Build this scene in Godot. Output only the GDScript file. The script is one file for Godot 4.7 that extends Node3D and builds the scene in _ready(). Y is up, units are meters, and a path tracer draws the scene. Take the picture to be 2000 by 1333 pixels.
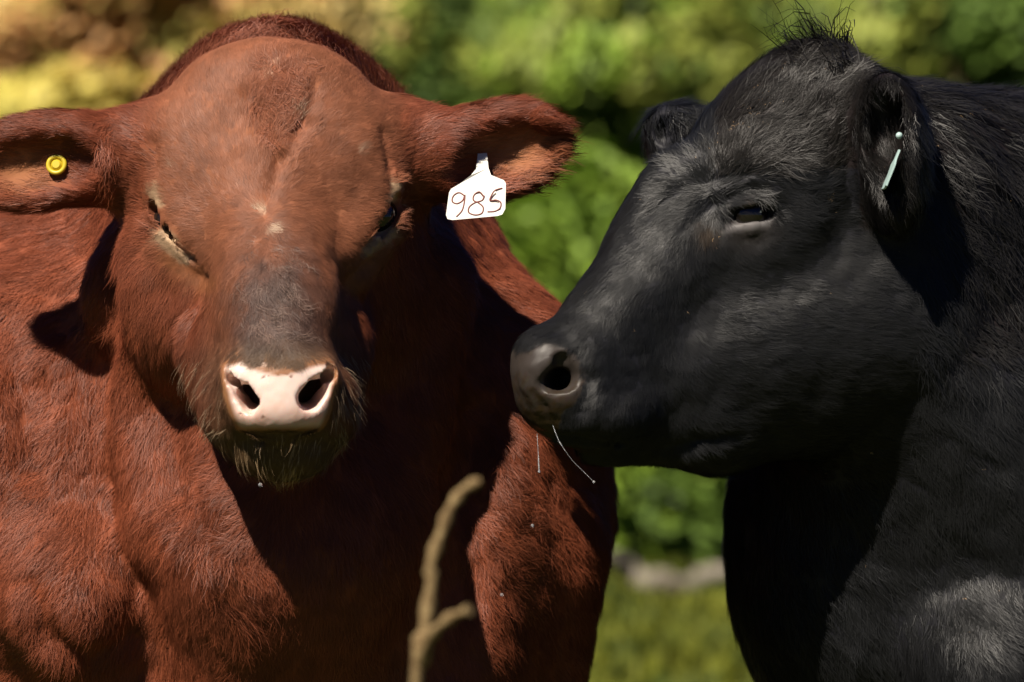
extends Node3D
# Two bulls in low autumn sunlight: every animal is sculpted as a distance field, meshed, and covered with real hair.

const EYE := Vector3(0.0, 1.15, 7.0)      # where the camera stands
const PER := 1500.0                        # units of the layout sheet per metre, on the sheet z = 0
const APERTURE := 4.4
const HEAD_CELL := 0.0038

var rng := RandomNumberGenerator.new()
var noise := FastNoiseLite.new()

# layout sheet (x to the right, y down, both in 1/1500 m at z = 0) and depth z in metres -> world
func q(x: float, y: float, z: float) -> Vector3:
	var s := (EYE.z - z) / EYE.z
	return Vector3((x - 1000.0) / PER * s, EYE.y - (y - 666.5) / PER * s, z)

# world -> layout sheet
func sheet(p: Vector3) -> Vector3:
	var s := EYE.z / (EYE.z - p.z)
	return Vector3(1000.0 + p.x * PER * s, 666.5 - (p.y - EYE.y) * PER * s, p.z)

func bump(d: float, r: float) -> float:     # 1 at 0, 0 beyond r, smooth
	var t := clampf(1.0 - d / r, 0.0, 1.0)
	return t * t * (3.0 - 2.0 * t)

func lin(r: float, g: float, b: float) -> Color:
	return Color(r, g, b)

func mat(r: float, g: float, b: float, rough: float, spec := 0.5) -> StandardMaterial3D:
	var m := StandardMaterial3D.new()
	m.albedo_color = Color(r, g, b).linear_to_srgb()
	m.roughness = rough
	m.metallic_specular = spec
	return m

# mottled bark-like colour between two tones
func mottled(a: Color, b: Color, scale: float, rough: float) -> StandardMaterial3D:
	var m := mat(1, 1, 1, rough, 0.25)
	var t := NoiseTexture2D.new()
	var f := FastNoiseLite.new()
	f.seed = 9
	f.frequency = 0.03
	f.fractal_octaves = 4
	t.noise = f
	t.width = 256
	t.height = 256
	t.seamless = true
	var g := Gradient.new()
	g.set_color(0, a.linear_to_srgb())
	g.set_color(1, b.linear_to_srgb())
	g.set_offset(0, 0.25)
	g.set_offset(1, 0.75)
	t.color_ramp = g
	m.albedo_texture = t
	m.uv1_triplanar = true
	m.uv1_scale = Vector3(scale, scale, scale)
	return m

func tag(o: Node, label: String, category: String, group := "", kind := "") -> void:
	if label: o.set_meta("label", label)
	if category: o.set_meta("category", category)
	if group: o.set_meta("group", group)
	if kind: o.set_meta("kind", kind)

func add_mesh(called: String, m: Mesh, material: Material, parent: Node) -> MeshInstance3D:
	var o := MeshInstance3D.new()
	o.name = called
	o.mesh = m
	if material: o.material_override = material
	parent.add_child(o, true)
	return o

# ---------------------------------------------------------------- distance field sculpting
class Sculpt:
	var kind := PackedInt32Array()      # 0 tapered capsule, 1 ellipsoid
	var op := PackedInt32Array()        # 0 add, 1 carve
	var ca: Array[Vector3] = []
	var cb: Array[Vector3] = []
	var fx := PackedFloat32Array()      # 1 / |cb|^2
	var r0 := PackedFloat32Array()
	var dr := PackedFloat32Array()
	var ir: Array[Vector3] = []
	var rot: Array[Basis] = []
	var kk := PackedFloat32Array()

	func _push(k: int, o: int, a: Vector3, b: Vector3, ra: float, rb: float, inv: Vector3, m: Basis, s: float) -> void:
		kind.append(k); op.append(o); ca.append(a); cb.append(b)
		fx.append(1.0 / maxf(b.length_squared(), 1e-9)); r0.append(ra); dr.append(rb - ra)
		ir.append(inv); rot.append(m); kk.append(s)

	# radii and blending in millimetres
	func cone(a: Vector3, ra: float, b: Vector3, rb: float, s := 30.0, carve := 0) -> void:
		_push(0, carve, a, b - a, ra * 0.001, rb * 0.001, Vector3.ONE, Basis(), s * 0.001)

	func ball(c: Vector3, r: Vector3, turn := Vector3.ZERO, s := 30.0, carve := 0) -> void:
		var m := Basis.from_euler(turn * PI / 180.0).transposed()
		_push(1, carve, c, Vector3.ZERO, 0, 0, Vector3(1000.0 / r.x, 1000.0 / r.y, 1000.0 / r.z), m, s * 0.001)

	func one(p: Vector3, i: int) -> float:
		if kind[i] == 0:
			var pa := p - ca[i]
			var b := cb[i]
			var h := clampf(pa.dot(b) * fx[i], 0.0, 1.0)
			return (pa - b * h).length() - r0[i] - dr[i] * h
		var v := rot[i] * (p - ca[i])
		v *= ir[i]
		var k0 := v.length()
		return k0 * (k0 - 1.0) / maxf((v * ir[i]).length(), 1e-6)

	func field(p: Vector3, use: PackedInt32Array) -> float:
		var d := 1.0
		for i in use:
			var e := 0.0
			if kind[i] == 0:
				var pa := p - ca[i]
				var b := cb[i]
				var h := clampf(pa.dot(b) * fx[i], 0.0, 1.0)
				e = (pa - b * h).length() - r0[i] - dr[i] * h
			else:
				var v := rot[i] * (p - ca[i])
				v *= ir[i]
				var k0 := v.length()
				e = k0 * (k0 - 1.0) / maxf((v * ir[i]).length(), 1e-6)
			var k := kk[i]
			if op[i] == 0:
				var t := maxf(k - absf(d - e), 0.0)
				d = minf(d, e) - t * t * 0.25 / k
			else:
				var t := maxf(k - absf(d + e), 0.0)
				d = maxf(d, -e) + t * t * 0.25 / k
		return d

	# first point of the surface met on the way from one point to another
	func meet(from: Vector3, to: Vector3) -> Vector3:
		var all := every()
		var p := from
		var d := (to - from).normalized()
		for i in 200:
			var f := field(p, all)
			if f < 0.0006: break
			p += d * minf(f * 0.6, 0.02)
			if p.z < -1.2: break
		return p

	func every() -> PackedInt32Array:
		return PackedInt32Array(range(kind.size()))

	var jobs: Array = []
	var done: Array = []
	var lo := Vector3.ZERO
	var cell := 0.004

	var most := Vector3i.ZERO

	func _split(x: int, y: int, z: int, size: int, use: PackedInt32Array) -> void:
		if x >= most.x or y >= most.y or z >= most.z: return
		var c := lo + Vector3(x + size * 0.5, y + size * 0.5, z + size * 0.5) * cell
		var reach := size * cell * 0.87 * 2.2
		if absf(field(c, use)) > reach + (0.02 if size > 8 else 0.004):
			return
		var near := PackedInt32Array()
		for i in use:
			if one(c, i) - reach < kk[i] + 0.02:
				near.append(i)
		if size == 4:
			jobs.append([x, y, z, near])
			return
		var h := size >> 1
		for a in 8:
			_split(x + (a & 1) * h, y + ((a >> 1) & 1) * h, z + ((a >> 2) & 1) * h, h, near)

	func _fill(n: int) -> void:
		var j: Array = jobs[n]
		var use: PackedInt32Array = j[3]
		var bx: int = j[0]
		var by: int = j[1]
		var bz: int = j[2]
		var f := PackedFloat32Array()
		f.resize(125)
		var at := 0
		var neg := 0
		for z in 5:
			for y in 5:
				for x in 5:
					var d := field(lo + Vector3(bx + x, by + y, bz + z) * cell, use)
					f[at] = d
					if d < 0.0: neg += 1
					at += 1
		if neg == 0 or neg == 125:
			return
		var vs := PackedVector3Array()
		var keys := PackedInt64Array()
		var edges := PackedInt64Array()
		for z in 4:
			for y in 4:
				for x in 4:
					var o := x + y * 5 + z * 25
					var f0 := f[o]
					var f1 := f[o + 1]
					var f2 := f[o + 5]
					var f3 := f[o + 6]
					var f4 := f[o + 25]
					var f5 := f[o + 26]
					var f6 := f[o + 30]
					var f7 := f[o + 31]
					var m := int(f0 < 0) + int(f1 < 0) + int(f2 < 0) + int(f3 < 0) + int(f4 < 0) + int(f5 < 0) + int(f6 < 0) + int(f7 < 0)
					var key := ((bx + x) * 4096 + by + y) * 4096 + bz + z
					if m == 0 or m == 8:
						continue
					var s := Vector3.ZERO
					var c := 0
					if (f0 < 0) != (f1 < 0): s += Vector3(f0 / (f0 - f1), 0, 0); c += 1
					if (f2 < 0) != (f3 < 0): s += Vector3(f2 / (f2 - f3), 1, 0); c += 1
					if (f4 < 0) != (f5 < 0): s += Vector3(f4 / (f4 - f5), 0, 1); c += 1
					if (f6 < 0) != (f7 < 0): s += Vector3(f6 / (f6 - f7), 1, 1); c += 1
					if (f0 < 0) != (f2 < 0): s += Vector3(0, f0 / (f0 - f2), 0); c += 1
					if (f1 < 0) != (f3 < 0): s += Vector3(1, f1 / (f1 - f3), 0); c += 1
					if (f4 < 0) != (f6 < 0): s += Vector3(0, f4 / (f4 - f6), 1); c += 1
					if (f5 < 0) != (f7 < 0): s += Vector3(1, f5 / (f5 - f7), 1); c += 1
					if (f0 < 0) != (f4 < 0): s += Vector3(0, 0, f0 / (f0 - f4)); c += 1
					if (f1 < 0) != (f5 < 0): s += Vector3(1, 0, f1 / (f1 - f5)); c += 1
					if (f2 < 0) != (f6 < 0): s += Vector3(0, 1, f2 / (f2 - f6)); c += 1
					if (f3 < 0) != (f7 < 0): s += Vector3(1, 1, f3 / (f3 - f7)); c += 1
					vs.append(lo + (Vector3(bx + x, by + y, bz + z) + s / c) * cell)
					keys.append(key)
					if (f0 < 0) != (f1 < 0): edges.append(key * 8 + (1 if f0 < 0 else 0))
					if (f0 < 0) != (f2 < 0): edges.append(key * 8 + 2 + (1 if f0 < 0 else 0))
					if (f0 < 0) != (f4 < 0): edges.append(key * 8 + 4 + (1 if f0 < 0 else 0))
		done[n] = [vs, keys, edges]

	# meshes what lies between a and b at one cell size; returns [points, indices]
	func mesh(a: Vector3, b: Vector3, size: float) -> Array:
		lo = a
		cell = size
		jobs.clear()
		var n := Vector3i(((b - a) / (size * 64.0)).ceil())
		most = Vector3i(((b - a) / size).ceil())
		var all := every()
		for z in n.z:
			for y in n.y:
				for x in n.x:
					for e in 8:
						_split(x * 64 + (e & 1) * 32, y * 64 + ((e >> 1) & 1) * 32, z * 64 + ((e >> 2) & 1) * 32, 32, all)
		done.clear()
		done.resize(jobs.size())
		var task := WorkerThreadPool.add_group_task(_fill, jobs.size())
		WorkerThreadPool.wait_for_group_task_completion(task)
		var pts := PackedVector3Array()
		var where := {}
		for r in done:
			if r == null: continue
			var ks: PackedInt64Array = r[1]
			var base := pts.size()
			pts.append_array(r[0])
			for i in ks.size():
				where[ks[i]] = base + i
		var idx := PackedInt32Array()
		for r in done:
			if r == null: continue
			for e in r[2]:
				var key: int = e >> 3
				var ax: int = (e >> 1) & 3
				var s1 := 4096
				var s2 := 1
				if ax == 1:
					s1 = 1
					s2 = 4096 * 4096
				elif ax == 2:
					s1 = 4096 * 4096
					s2 = 4096
				var i0: int = where.get(key, -1)
				var i1: int = where.get(key - s1, -1)
				var i2: int = where.get(key - s1 - s2, -1)
				var i3: int = where.get(key - s2, -1)
				if i0 < 0 or i1 < 0 or i2 < 0 or i3 < 0: continue
				if e & 1:
					idx.append_array([i0, i2, i1, i0, i3, i2])
				else:
					idx.append_array([i0, i1, i2, i0, i2, i3])
		return [pts, idx]

# a shallow crease along points of the layout sheet, cut where they meet the surface
func crease(s: Sculpt, line: Array, r: float, out: float, soft: float) -> void:
	var pts := []
	for p in line:
		pts.append(s.meet(q(p[0], p[1], 0.5), q(p[0], p[1], -1.0)))
	for i in pts.size() - 1:
		var a: Vector3 = pts[i] + Vector3(0, 0, out * 0.001)
		var b: Vector3 = pts[i + 1] + Vector3(0, 0, out * 0.001)
		s.cone(a, r * (0.7 if i == 0 else 1.0), b, r * (0.6 if i == pts.size() - 2 else 1.0), soft, 1)

func normals_of(pts: PackedVector3Array, idx: PackedInt32Array) -> PackedVector3Array:
	var ns := PackedVector3Array()
	ns.resize(pts.size())
	for t in range(0, idx.size(), 3):
		var a := idx[t]
		var b := idx[t + 1]
		var c := idx[t + 2]
		var n := (pts[c] - pts[a]).cross(pts[b] - pts[a])
		ns[a] += n
		ns[b] += n
		ns[c] += n
	for i in ns.size():
		ns[i] = ns[i].normalized()
	return ns

func skin_mesh(pts: PackedVector3Array, ns: PackedVector3Array, cols: PackedColorArray, lists: Array, mats: Array) -> ArrayMesh:
	var m := ArrayMesh.new()
	for i in lists.size():
		var a := []
		a.resize(Mesh.ARRAY_MAX)
		a[Mesh.ARRAY_VERTEX] = pts
		a[Mesh.ARRAY_NORMAL] = ns
		if cols.size(): a[Mesh.ARRAY_COLOR] = cols
		a[Mesh.ARRAY_INDEX] = lists[i]
		m.add_surface_from_arrays(Mesh.PRIMITIVE_TRIANGLES, a)
		m.surface_set_material(m.get_surface_count() - 1, mats[i])
	return m

# ---------------------------------------------------------------- hair
# one lock: n hairs rooted within a small disc, rising along y and lying down along z; unit length
func lock_mesh(n: int, spread: float, width: float, curl: float, seed_: int, segs := 3, twist := 0.7) -> ArrayMesh:
	var r := RandomNumberGenerator.new()
	r.seed = seed_
	var vs := PackedVector3Array()
	var ns := PackedVector3Array()
	var idx := PackedInt32Array()
	for h in n:
		var a := r.randf() * TAU
		var d := sqrt(r.randf()) * spread
		var root := Vector3(cos(a) * d, -0.04, sin(a) * d)
		var side := r.randf_range(-0.3, 0.3)
		var lift := r.randf_range(0.5, 1.25)
		var ln := r.randf_range(0.65, 1.1)
		var ph := r.randf() * TAU
		var w := width * r.randf_range(0.7, 1.25)
		var tilt := r.randf_range(-twist, twist)
		var base := vs.size()
		for s in segs + 1:
			var t := float(s) / segs
			var c := root + Vector3(side * t * t + curl * sin(ph + t * 5.0) * t, 0.42 * lift * t * (1.0 - 0.45 * t) + curl * 0.5 * cos(ph + t * 5.0) * t, t * (0.75 + 0.25 * t)) * ln
			var up := Vector3(tilt, 1.0, -0.25).normalized()
			var x := up.cross(Vector3(side * 0.5, 0.1, 1.0)).normalized()
			var half := w * (1.0 - 0.85 * t) * 0.5
			vs.append(c - x * half)
			vs.append(c + x * half)
			ns.append(up)
			ns.append(up)
			if s:
				var b := base + s * 2
				idx.append_array([b - 2, b - 1, b, b - 1, b + 1, b])
	var arr := []
	arr.resize(Mesh.ARRAY_MAX)
	arr[Mesh.ARRAY_VERTEX] = vs
	arr[Mesh.ARRAY_NORMAL] = ns
	arr[Mesh.ARRAY_INDEX] = idx
	var m := ArrayMesh.new()
	m.add_surface_from_arrays(Mesh.PRIMITIVE_TRIANGLES, arr)
	return m

func locks(called: String, m: Mesh, material: Material, where: Array, tints: PackedColorArray, parent: Node) -> void:
	if where.is_empty(): return
	var mm := MultiMesh.new()
	mm.transform_format = MultiMesh.TRANSFORM_3D
	mm.use_colors = true
	mm.mesh = m
	mm.instance_count = where.size()
	for i in where.size():
		mm.set_instance_transform(i, where[i])
		mm.set_instance_color(i, tints[i])
	var o := MultiMeshInstance3D.new()
	o.name = called
	o.multimesh = mm
	o.material_override = material
	o.set_meta("kind", "stuff")
	parent.add_child(o, true)

# ---------------------------------------------------------------- coat: what grows where is set by the zone functions below
var z_col := Color.BLACK
var z_len := 0.02
var z_lift := 1.0
var z_comb := Vector3.DOWN
var z_fill := 1.0
var z_wild := 0.4

func grow(pts: PackedVector3Array, ns: PackedVector3Array, idx: PackedInt32Array, zone: Callable, cover: float, kinds: Array, out: Array, tint: Array) -> void:
	for k in kinds.size():
		out.append([])
		tint.append(PackedColorArray())
	for t in range(0, idx.size(), 3):
		var a := pts[idx[t]]
		var b := pts[idx[t + 1]]
		var c := pts[idx[t + 2]]
		var n0 := ns[idx[t]]
		if n0.z < -0.6: continue
		var v := sheet(a)
		if v.x < -160.0 or v.x > 2160.0 or v.y > 1430.0: continue
		var area := (b - a).cross(c - a).length() * 0.5
		zone.call(a, n0, v)
		if z_fill <= 0.0: continue
		var count := area * cover * z_fill / (z_len * z_len)
		var whole := int(count) + (1 if rng.randf() < count - int(count) else 0)
		for i in whole:
			var r1 := sqrt(rng.randf())
			var r2 := rng.randf()
			var p := a * (1.0 - r1) + b * (r1 * (1.0 - r2)) + c * (r1 * r2)
			var n := (n0 * (1.0 - r1) + ns[idx[t + 1]] * (r1 * (1.0 - r2)) + ns[idx[t + 2]] * (r1 * r2)).normalized()
			var comb := z_comb - n * z_comb.dot(n)
			if comb.length() < 0.05: comb = Vector3(0.2, -1, 0.1) - n * Vector3(0.2, -1, 0.1).dot(n)
			comb = comb.normalized()
			var w := noise.get_noise_3dv(p * 9.0) * 1.1 + noise.get_noise_3dv(p * 38.0) * 0.9 + rng.randf_range(-0.25, 0.25)
			comb = comb.rotated(n, w * z_wild)
			var l := z_len * (1.0 + 0.3 * noise.get_noise_3dv(p * 25.0 + Vector3(7, 3, 1))) * rng.randf_range(0.8, 1.15)
			var k := rng.randi() % kinds.size()
			var up := z_lift * (1.0 + 0.6 * noise.get_noise_3dv(p * 45.0 - Vector3(3, 9, 2)))
			out[k].append(Transform3D(Basis(n.cross(comb) * l, n * l * maxf(up, 0.2), comb * l), p))
			var g := rng.randf_range(0.72, 1.25) * (1.0 + 0.25 * noise.get_noise_3dv(p * 16.0 + Vector3(1, 5, 9)))
			tint[k].append(Color(z_col.r * g, z_col.g * g, z_col.b * g))

func roughen(pts: PackedVector3Array, ns: PackedVector3Array, amount: Callable) -> void:
	for i in pts.size():
		var p := pts[i]
		var a: float = amount.call(sheet(p))
		pts[i] = p + ns[i] * a * (0.6 * noise.get_noise_3dv(p * 11.0) + 0.4 * noise.get_noise_3dv(p * 27.0))

# a solid plate cut from an outline on the layout sheet
func plate(outline: PackedVector2Array, at: Callable, thick: Vector3) -> ArrayMesh:
	var st := SurfaceTool.new()
	st.begin(Mesh.PRIMITIVE_TRIANGLES)
	st.set_smooth_group(-1)
	var tri := Geometry2D.triangulate_polygon(outline)
	for side in 2:
		var o := thick * (0.5 if side == 0 else -0.5)
		for i in range(0, tri.size(), 3):
			for k in ([0, 1, 2] if side == 0 else [0, 2, 1]):
				st.add_vertex(at.call(outline[tri[i + k]]) + o)
	for i in outline.size():
		var a: Vector3 = at.call(outline[i])
		var b: Vector3 = at.call(outline[(i + 1) % outline.size()])
		for p in [a + thick * 0.5, b + thick * 0.5, b - thick * 0.5, a + thick * 0.5, b - thick * 0.5, a - thick * 0.5]:
			st.add_vertex(p)
	st.generate_normals()
	return st.commit()

# a round tube along points with a radius at each
func tube(st: SurfaceTool, pts: Array, radii: Array, sides := 8, cap := true) -> void:
	var rings := []
	var side := Vector3.RIGHT
	for i in pts.size():
		var d: Vector3 = (pts[mini(i + 1, pts.size() - 1)] - pts[maxi(i - 1, 0)]).normalized()
		side = (side - d * side.dot(d))
		if side.length() < 0.01: side = d.cross(Vector3.FORWARD) if absf(d.z) < 0.9 else d.cross(Vector3.UP)
		side = side.normalized()
		var up := d.cross(side)
		var ring := []
		for k in sides:
			var a := TAU * k / sides
			ring.append([pts[i] + (side * cos(a) + up * sin(a)) * radii[i], side * cos(a) + up * sin(a)])
		rings.append(ring)
	for i in rings.size() - 1:
		for k in sides:
			var k2 := (k + 1) % sides
			for e in [rings[i][k], rings[i + 1][k2], rings[i][k2], rings[i][k], rings[i + 1][k], rings[i + 1][k2]]:
				st.set_normal(e[1])
				st.add_vertex(e[0])
	if cap:
		for end in 2:
			var ring: Array = rings[0] if end == 0 else rings[-1]
			var c: Vector3 = pts[0] if end == 0 else pts[-1]
			var n: Vector3 = (pts[0] - pts[1]).normalized() if end == 0 else (pts[-1] - pts[-2]).normalized()
			for k in sides:
				var k2 := (k + 1) % sides
				for e in ([c, ring[k][0], ring[k2][0]] if end == 0 else [c, ring[k2][0], ring[k][0]]):
					st.set_normal(n)
					st.add_vertex(e)

func smooth_line(pts: Array, steps: int) -> Array:
	var out := []
	for i in pts.size() - 1:
		var a: Vector3 = pts[maxi(i - 1, 0)]
		var b: Vector3 = pts[i]
		var c: Vector3 = pts[i + 1]
		var d: Vector3 = pts[mini(i + 2, pts.size() - 1)]
		for k in steps:
			out.append(b.cubic_interpolate(c, a, d, float(k) / steps))
	out.append(pts[-1])
	return out

func ball_mesh(r: float, seg := 20) -> SphereMesh:
	var m := SphereMesh.new()
	m.radius = r
	m.height = r * 2.0
	m.radial_segments = seg
	m.rings = seg / 2
	return m

# ---------------------------------------------------------------- the scene
func _ready() -> void:
	rng.seed = 11
	noise.seed = 5
	noise.noise_type = FastNoiseLite.TYPE_SIMPLEX_SMOOTH
	noise.frequency = 1.0

	var cam := Camera3D.new()
	cam.name = "camera"
	cam.position = EYE
	cam.near = 0.1
	cam.far = 400.0
	var lens := CameraAttributesPhysical.new()
	lens.frustum_focal_length = 189.0
	lens.frustum_focus_distance = 6.98
	lens.exposure_aperture = APERTURE
	cam.attributes = lens
	add_child(cam)
	cam.current = true

	var env := Environment.new()
	env.background_mode = Environment.BG_SKY
	var sky := Sky.new()
	var air := ProceduralSkyMaterial.new()
	air.sky_top_color = Color(0.10, 0.22, 0.48)
	air.sky_horizon_color = Color(0.42, 0.52, 0.64)
	air.sky_curve = 0.12
	air.ground_bottom_color = Color(0.10, 0.12, 0.05)
	air.ground_horizon_color = Color(0.14, 0.16, 0.08)
	air.sun_angle_max = 6.0
	air.energy_multiplier = 0.45
	sky.sky_material = air
	env.sky = sky
	env.tonemap_mode = Environment.TONE_MAPPER_LINEAR
	env.tonemap_exposure = 1.5
	env.sdfgi_enabled = true
	env.ssao_enabled = true
	env.ssil_enabled = true
	var world := WorldEnvironment.new()
	world.name = "world"
	world.environment = env
	add_child(world)

	var sun := DirectionalLight3D.new()
	sun.name = "sun"
	sun.light_color = Color(1.0, 0.955, 0.89)
	sun.light_energy = 1.6
	sun.light_angular_distance = 0.5
	sun.shadow_enabled = true
	add_child(sun)
	sun.look_at_from_position(Vector3(-0.325, 0.79, 0.515) * 20.0, Vector3.ZERO, Vector3.UP)

	build_ground()
	build_background()
	build_red_bull()
	build_black_bull()
	build_twig()

# ---------------------------------------------------------------- the red bull
func red_shape() -> Sculpt:
	var s := Sculpt.new()
	# neck, shoulders, trunk
	s.cone(q(535, 205, -0.25), 84, q(540, 222, -0.75), 110, 70)
	s.cone(q(535, 420, -0.28), 205, q(540, 520, -0.75), 290, 130)
	s.ball(q(560, 800, -0.48), Vector3(365, 400, 300), Vector3.ZERO, 120)
	s.cone(q(540, 430, -0.12), 175, q(540, 640, -0.34), 250, 90)
	s.ball(Vector3(-0.42, 1.02, -1.45), Vector3(430, 430, 950), Vector3(0, 8, 0), 150)
	s.ball(Vector3(-0.52, 1.05, -2.15), Vector3(360, 400, 400), Vector3.ZERO, 150)
	s.ball(q(60, 690, -0.58), Vector3(340, 240, 270), Vector3(0, 0, 6), 120)
	# shoulders and forelegs
	s.ball(q(1036, 990, -0.43), Vector3(102, 195, 240), Vector3(0, -16, 0), 60)
	s.cone(q(1040, 1090, -0.36), 95, q(1010, 1560, -0.40), 72, 60)
	s.cone(q(1010, 1560, -0.40), 72, Vector3(0.01, 0.12, -0.42), 48, 40)
	s.ball(q(55, 900, -0.34), Vector3(215, 260, 190), Vector3(0, 0, 8), 80)
	s.ball(q(140, 1165, -0.185), Vector3(95, 105, 90), Vector3(0, 0, 20), 90)
	s.cone(q(70, 1150, -0.33), 125, q(60, 1560, -0.36), 80, 60)
	s.cone(q(60, 1560, -0.32), 78, Vector3(-0.62, 0.12, -0.36), 50, 40)
	# hind legs
	for x in [-0.30, -0.78]:
		s.cone(Vector3(x, 0.85, -2.25), 190, Vector3(x, 0.55, -2.15), 110, 80)
		s.cone(Vector3(x, 0.55, -2.15), 105, Vector3(x, 0.45, -2.45), 65, 40)
		s.cone(Vector3(x, 0.45, -2.45), 62, Vector3(x, 0.12, -2.38), 48, 40)
	for p in [Vector3(0.01, 0.03, -0.40), Vector3(-0.62, 0.03, -0.34), Vector3(-0.30, 0.03, -2.36), Vector3(-0.78, 0.03, -2.36)]:
		s.ball(p, Vector3(62, 60, 75), Vector3.ZERO, 20)
	# dewlap and brisket, folds of the neck
	s.cone(q(545, 760, -0.13), 120, q(560, 1050, -0.125), 160, 70)
	s.cone(q(560, 1050, -0.125), 160, q(570, 1480, -0.27), 140, 70)
	s.cone(q(255, 560, -0.16), 60, q(330, 1000, -0.13), 55, 60)
	s.cone(q(840, 560, -0.18), 60, q(760, 1000, -0.13), 55, 60)
	s.ball(q(820, 1180, -0.27), Vector3(150, 300, 140), Vector3.ZERO, 60)
	s.ball(q(290, 1280, -0.33), Vector3(170, 230, 150), Vector3.ZERO, 60)
	s.ball(q(960, 800, -0.40), Vector3(110, 170, 150), Vector3(0, 0, -20), 80)
	# skull
	s.ball(q(530, 270, -0.055), Vector3(158, 118, 105), Vector3(-25, 0, 0), 45)
	s.ball(q(530, 190, -0.075), Vector3(110, 70, 80), Vector3(-20, 0, 0), 40)
	s.cone(q(350, 290, -0.045), 52, q(385, 450, 0.025), 42, 35)
	s.cone(q(718, 290, -0.045), 52, q(685, 450, 0.025), 42, 35)
	s.cone(q(530, 400, 0.0), 100, q(542, 600, 0.13), 70, 45)
	s.cone(q(542, 600, 0.13), 70, q(545, 710, 0.175), 64, 30)
	s.ball(q(425, 320, 0.0), Vector3(62, 80, 48), Vector3(-22, 0, 8), 40)
	s.ball(q(645, 320, 0.0), Vector3(62, 80, 48), Vector3(-22, 0, -8), 40)
	# cheeks and jaw
	s.ball(q(345, 570, -0.065), Vector3(80, 125, 96), Vector3(0, 0, 8), 50)
	s.ball(q(716, 555, -0.125), Vector3(74, 125, 86), Vector3(0, 0, -8), 50)
	s.cone(q(540, 600, -0.06), 110, q(547, 800, 0.10), 88, 50)
	s.ball(q(448, 700, 0.06), Vector3(62, 92, 66), Vector3(-25, 0, 12), 55)
	s.ball(q(628, 705, 0.034), Vector3(56, 88, 62), Vector3(-25, 0, -12), 55)
	# muzzle, lips, chin
	s.ball(q(545, 775, 0.165), Vector3(86, 68, 78), Vector3.ZERO, 30)
	s.ball(q(465, 800, 0.14), Vector3(48, 50, 55), Vector3.ZERO, 25)
	s.ball(q(627, 800, 0.14), Vector3(48, 50, 55), Vector3.ZERO, 25)
	s.ball(q(546, 768, 0.208), Vector3(74, 54, 42), Vector3(-14, 0, 0), 14)
	s.ball(q(548, 806, 0.218), Vector3(54, 30, 34), Vector3(-10, 0, 0), 16)
	s.cone(q(470, 735, 0.212), 26, q(622, 735, 0.212), 26, 14)
	s.ball(q(550, 884, 0.152), Vector3(62, 34, 60), Vector3(-12, 0, 0), 16)
	s.cone(q(455, 850, 0.215), 3.5, q(650, 850, 0.215), 3.5, 6, 1)
	s.cone(q(455, 850, 0.235), 4, q(645, 850, 0.235), 4, 6, 1)
	# nostrils
	s.cone(q(452, 738, 0.228), 7, q(490, 788, 0.240), 14, 5, 1)
	s.cone(q(474, 768, 0.24), 12, q(500, 770, 0.17), 12, 5, 1)
	s.cone(q(644, 728, 0.226), 8, q(602, 780, 0.240), 16, 5, 1)
	s.cone(q(622, 760, 0.24), 14, q(590, 765, 0.17), 12, 5, 1)
	s.cone(q(642, 732, 0.222), 8, q(606, 752, 0.15), 13, 5, 1)
	s.cone(q(604, 778, 0.23), 14, q(590, 768, 0.15), 13, 5, 1)
	s.cone(q(456, 744, 0.222), 7, q(492, 756, 0.15), 12, 5, 1)
	s.cone(q(488, 785, 0.23), 12, q(505, 772, 0.15), 12, 5, 1)
	s.cone(q(446, 718, 0.225), 3, q(450, 742, 0.232), 5, 4, 1)
	s.cone(q(644, 712, 0.225), 3, q(645, 735, 0.230), 5, 4, 1)
	# eyes: a heavy brow runs down and inwards over the lids, which open in a slit
	s.ball(q(338, 434, -0.006), Vector3(32, 33, 33), Vector3.ZERO, 14)
	s.ball(q(738, 424, -0.006), Vector3(32, 33, 33), Vector3.ZERO, 14)
	s.cone(q(334, 378, 0.008), 26, q(430, 496, 0.056), 27, 22)
	s.cone(q(742, 366, 0.008), 26, q(650, 494, 0.056), 27, 22)
	s.cone(q(308, 462, -0.008), 17, q(382, 548, 0.030), 18, 20)
	s.cone(q(764, 452, -0.008), 17, q(694, 545, 0.030), 18, 20)
	s.cone(q(330, 448, 0.040), 7, q(402, 528, 0.074), 5, 5, 1)
	s.cone(q(748, 436, 0.040), 7, q(680, 524, 0.074), 5, 5, 1)
	s.cone(q(304, 409, 0.014), 14, q(348, 464, 0.030), 13, 4, 1)
	s.cone(q(772, 398, 0.013), 14, q(734, 450, 0.028), 13, 4, 1)
	crease(s, [[222, 470], [205, 600], [180, 720], [190, 800]], 26, 10, 40)
	crease(s, [[300, 800], [340, 930], [400, 1060]], 22, 10, 36)
	crease(s, [[60, 1130], [90, 1240], [190, 1290], [260, 1240]], 13, 7, 26)
	crease(s, [[940, 800], [905, 950], [900, 1120], [880, 1300]], 26, 10, 40)
	crease(s, [[10, 620], [60, 760], [70, 900]], 24, 13, 40)
	crease(s, [[612, 175], [592, 240], [548, 318]], 7, 3.5, 10)
	crease(s, [[478, 190], [505, 260], [545, 318]], 7, 3.5, 10)
	crease(s, [[545, 318], [530, 360], [520, 400]], 6, 4, 10)
	crease(s, [[752, 265], [762, 320], [768, 372]], 9, 3, 12)
	crease(s, [[298, 285], [302, 340]], 8, 3, 12)
	crease(s, [[395, 540], [380, 600], [360, 660]], 8, 4, 14)
	crease(s, [[330, 640], [365, 590], [385, 540]], 7, 4, 12)
	# ears
	s.cone(q(780, 300, -0.10), 76, q(885, 302, -0.07), 58, 40)
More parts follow.
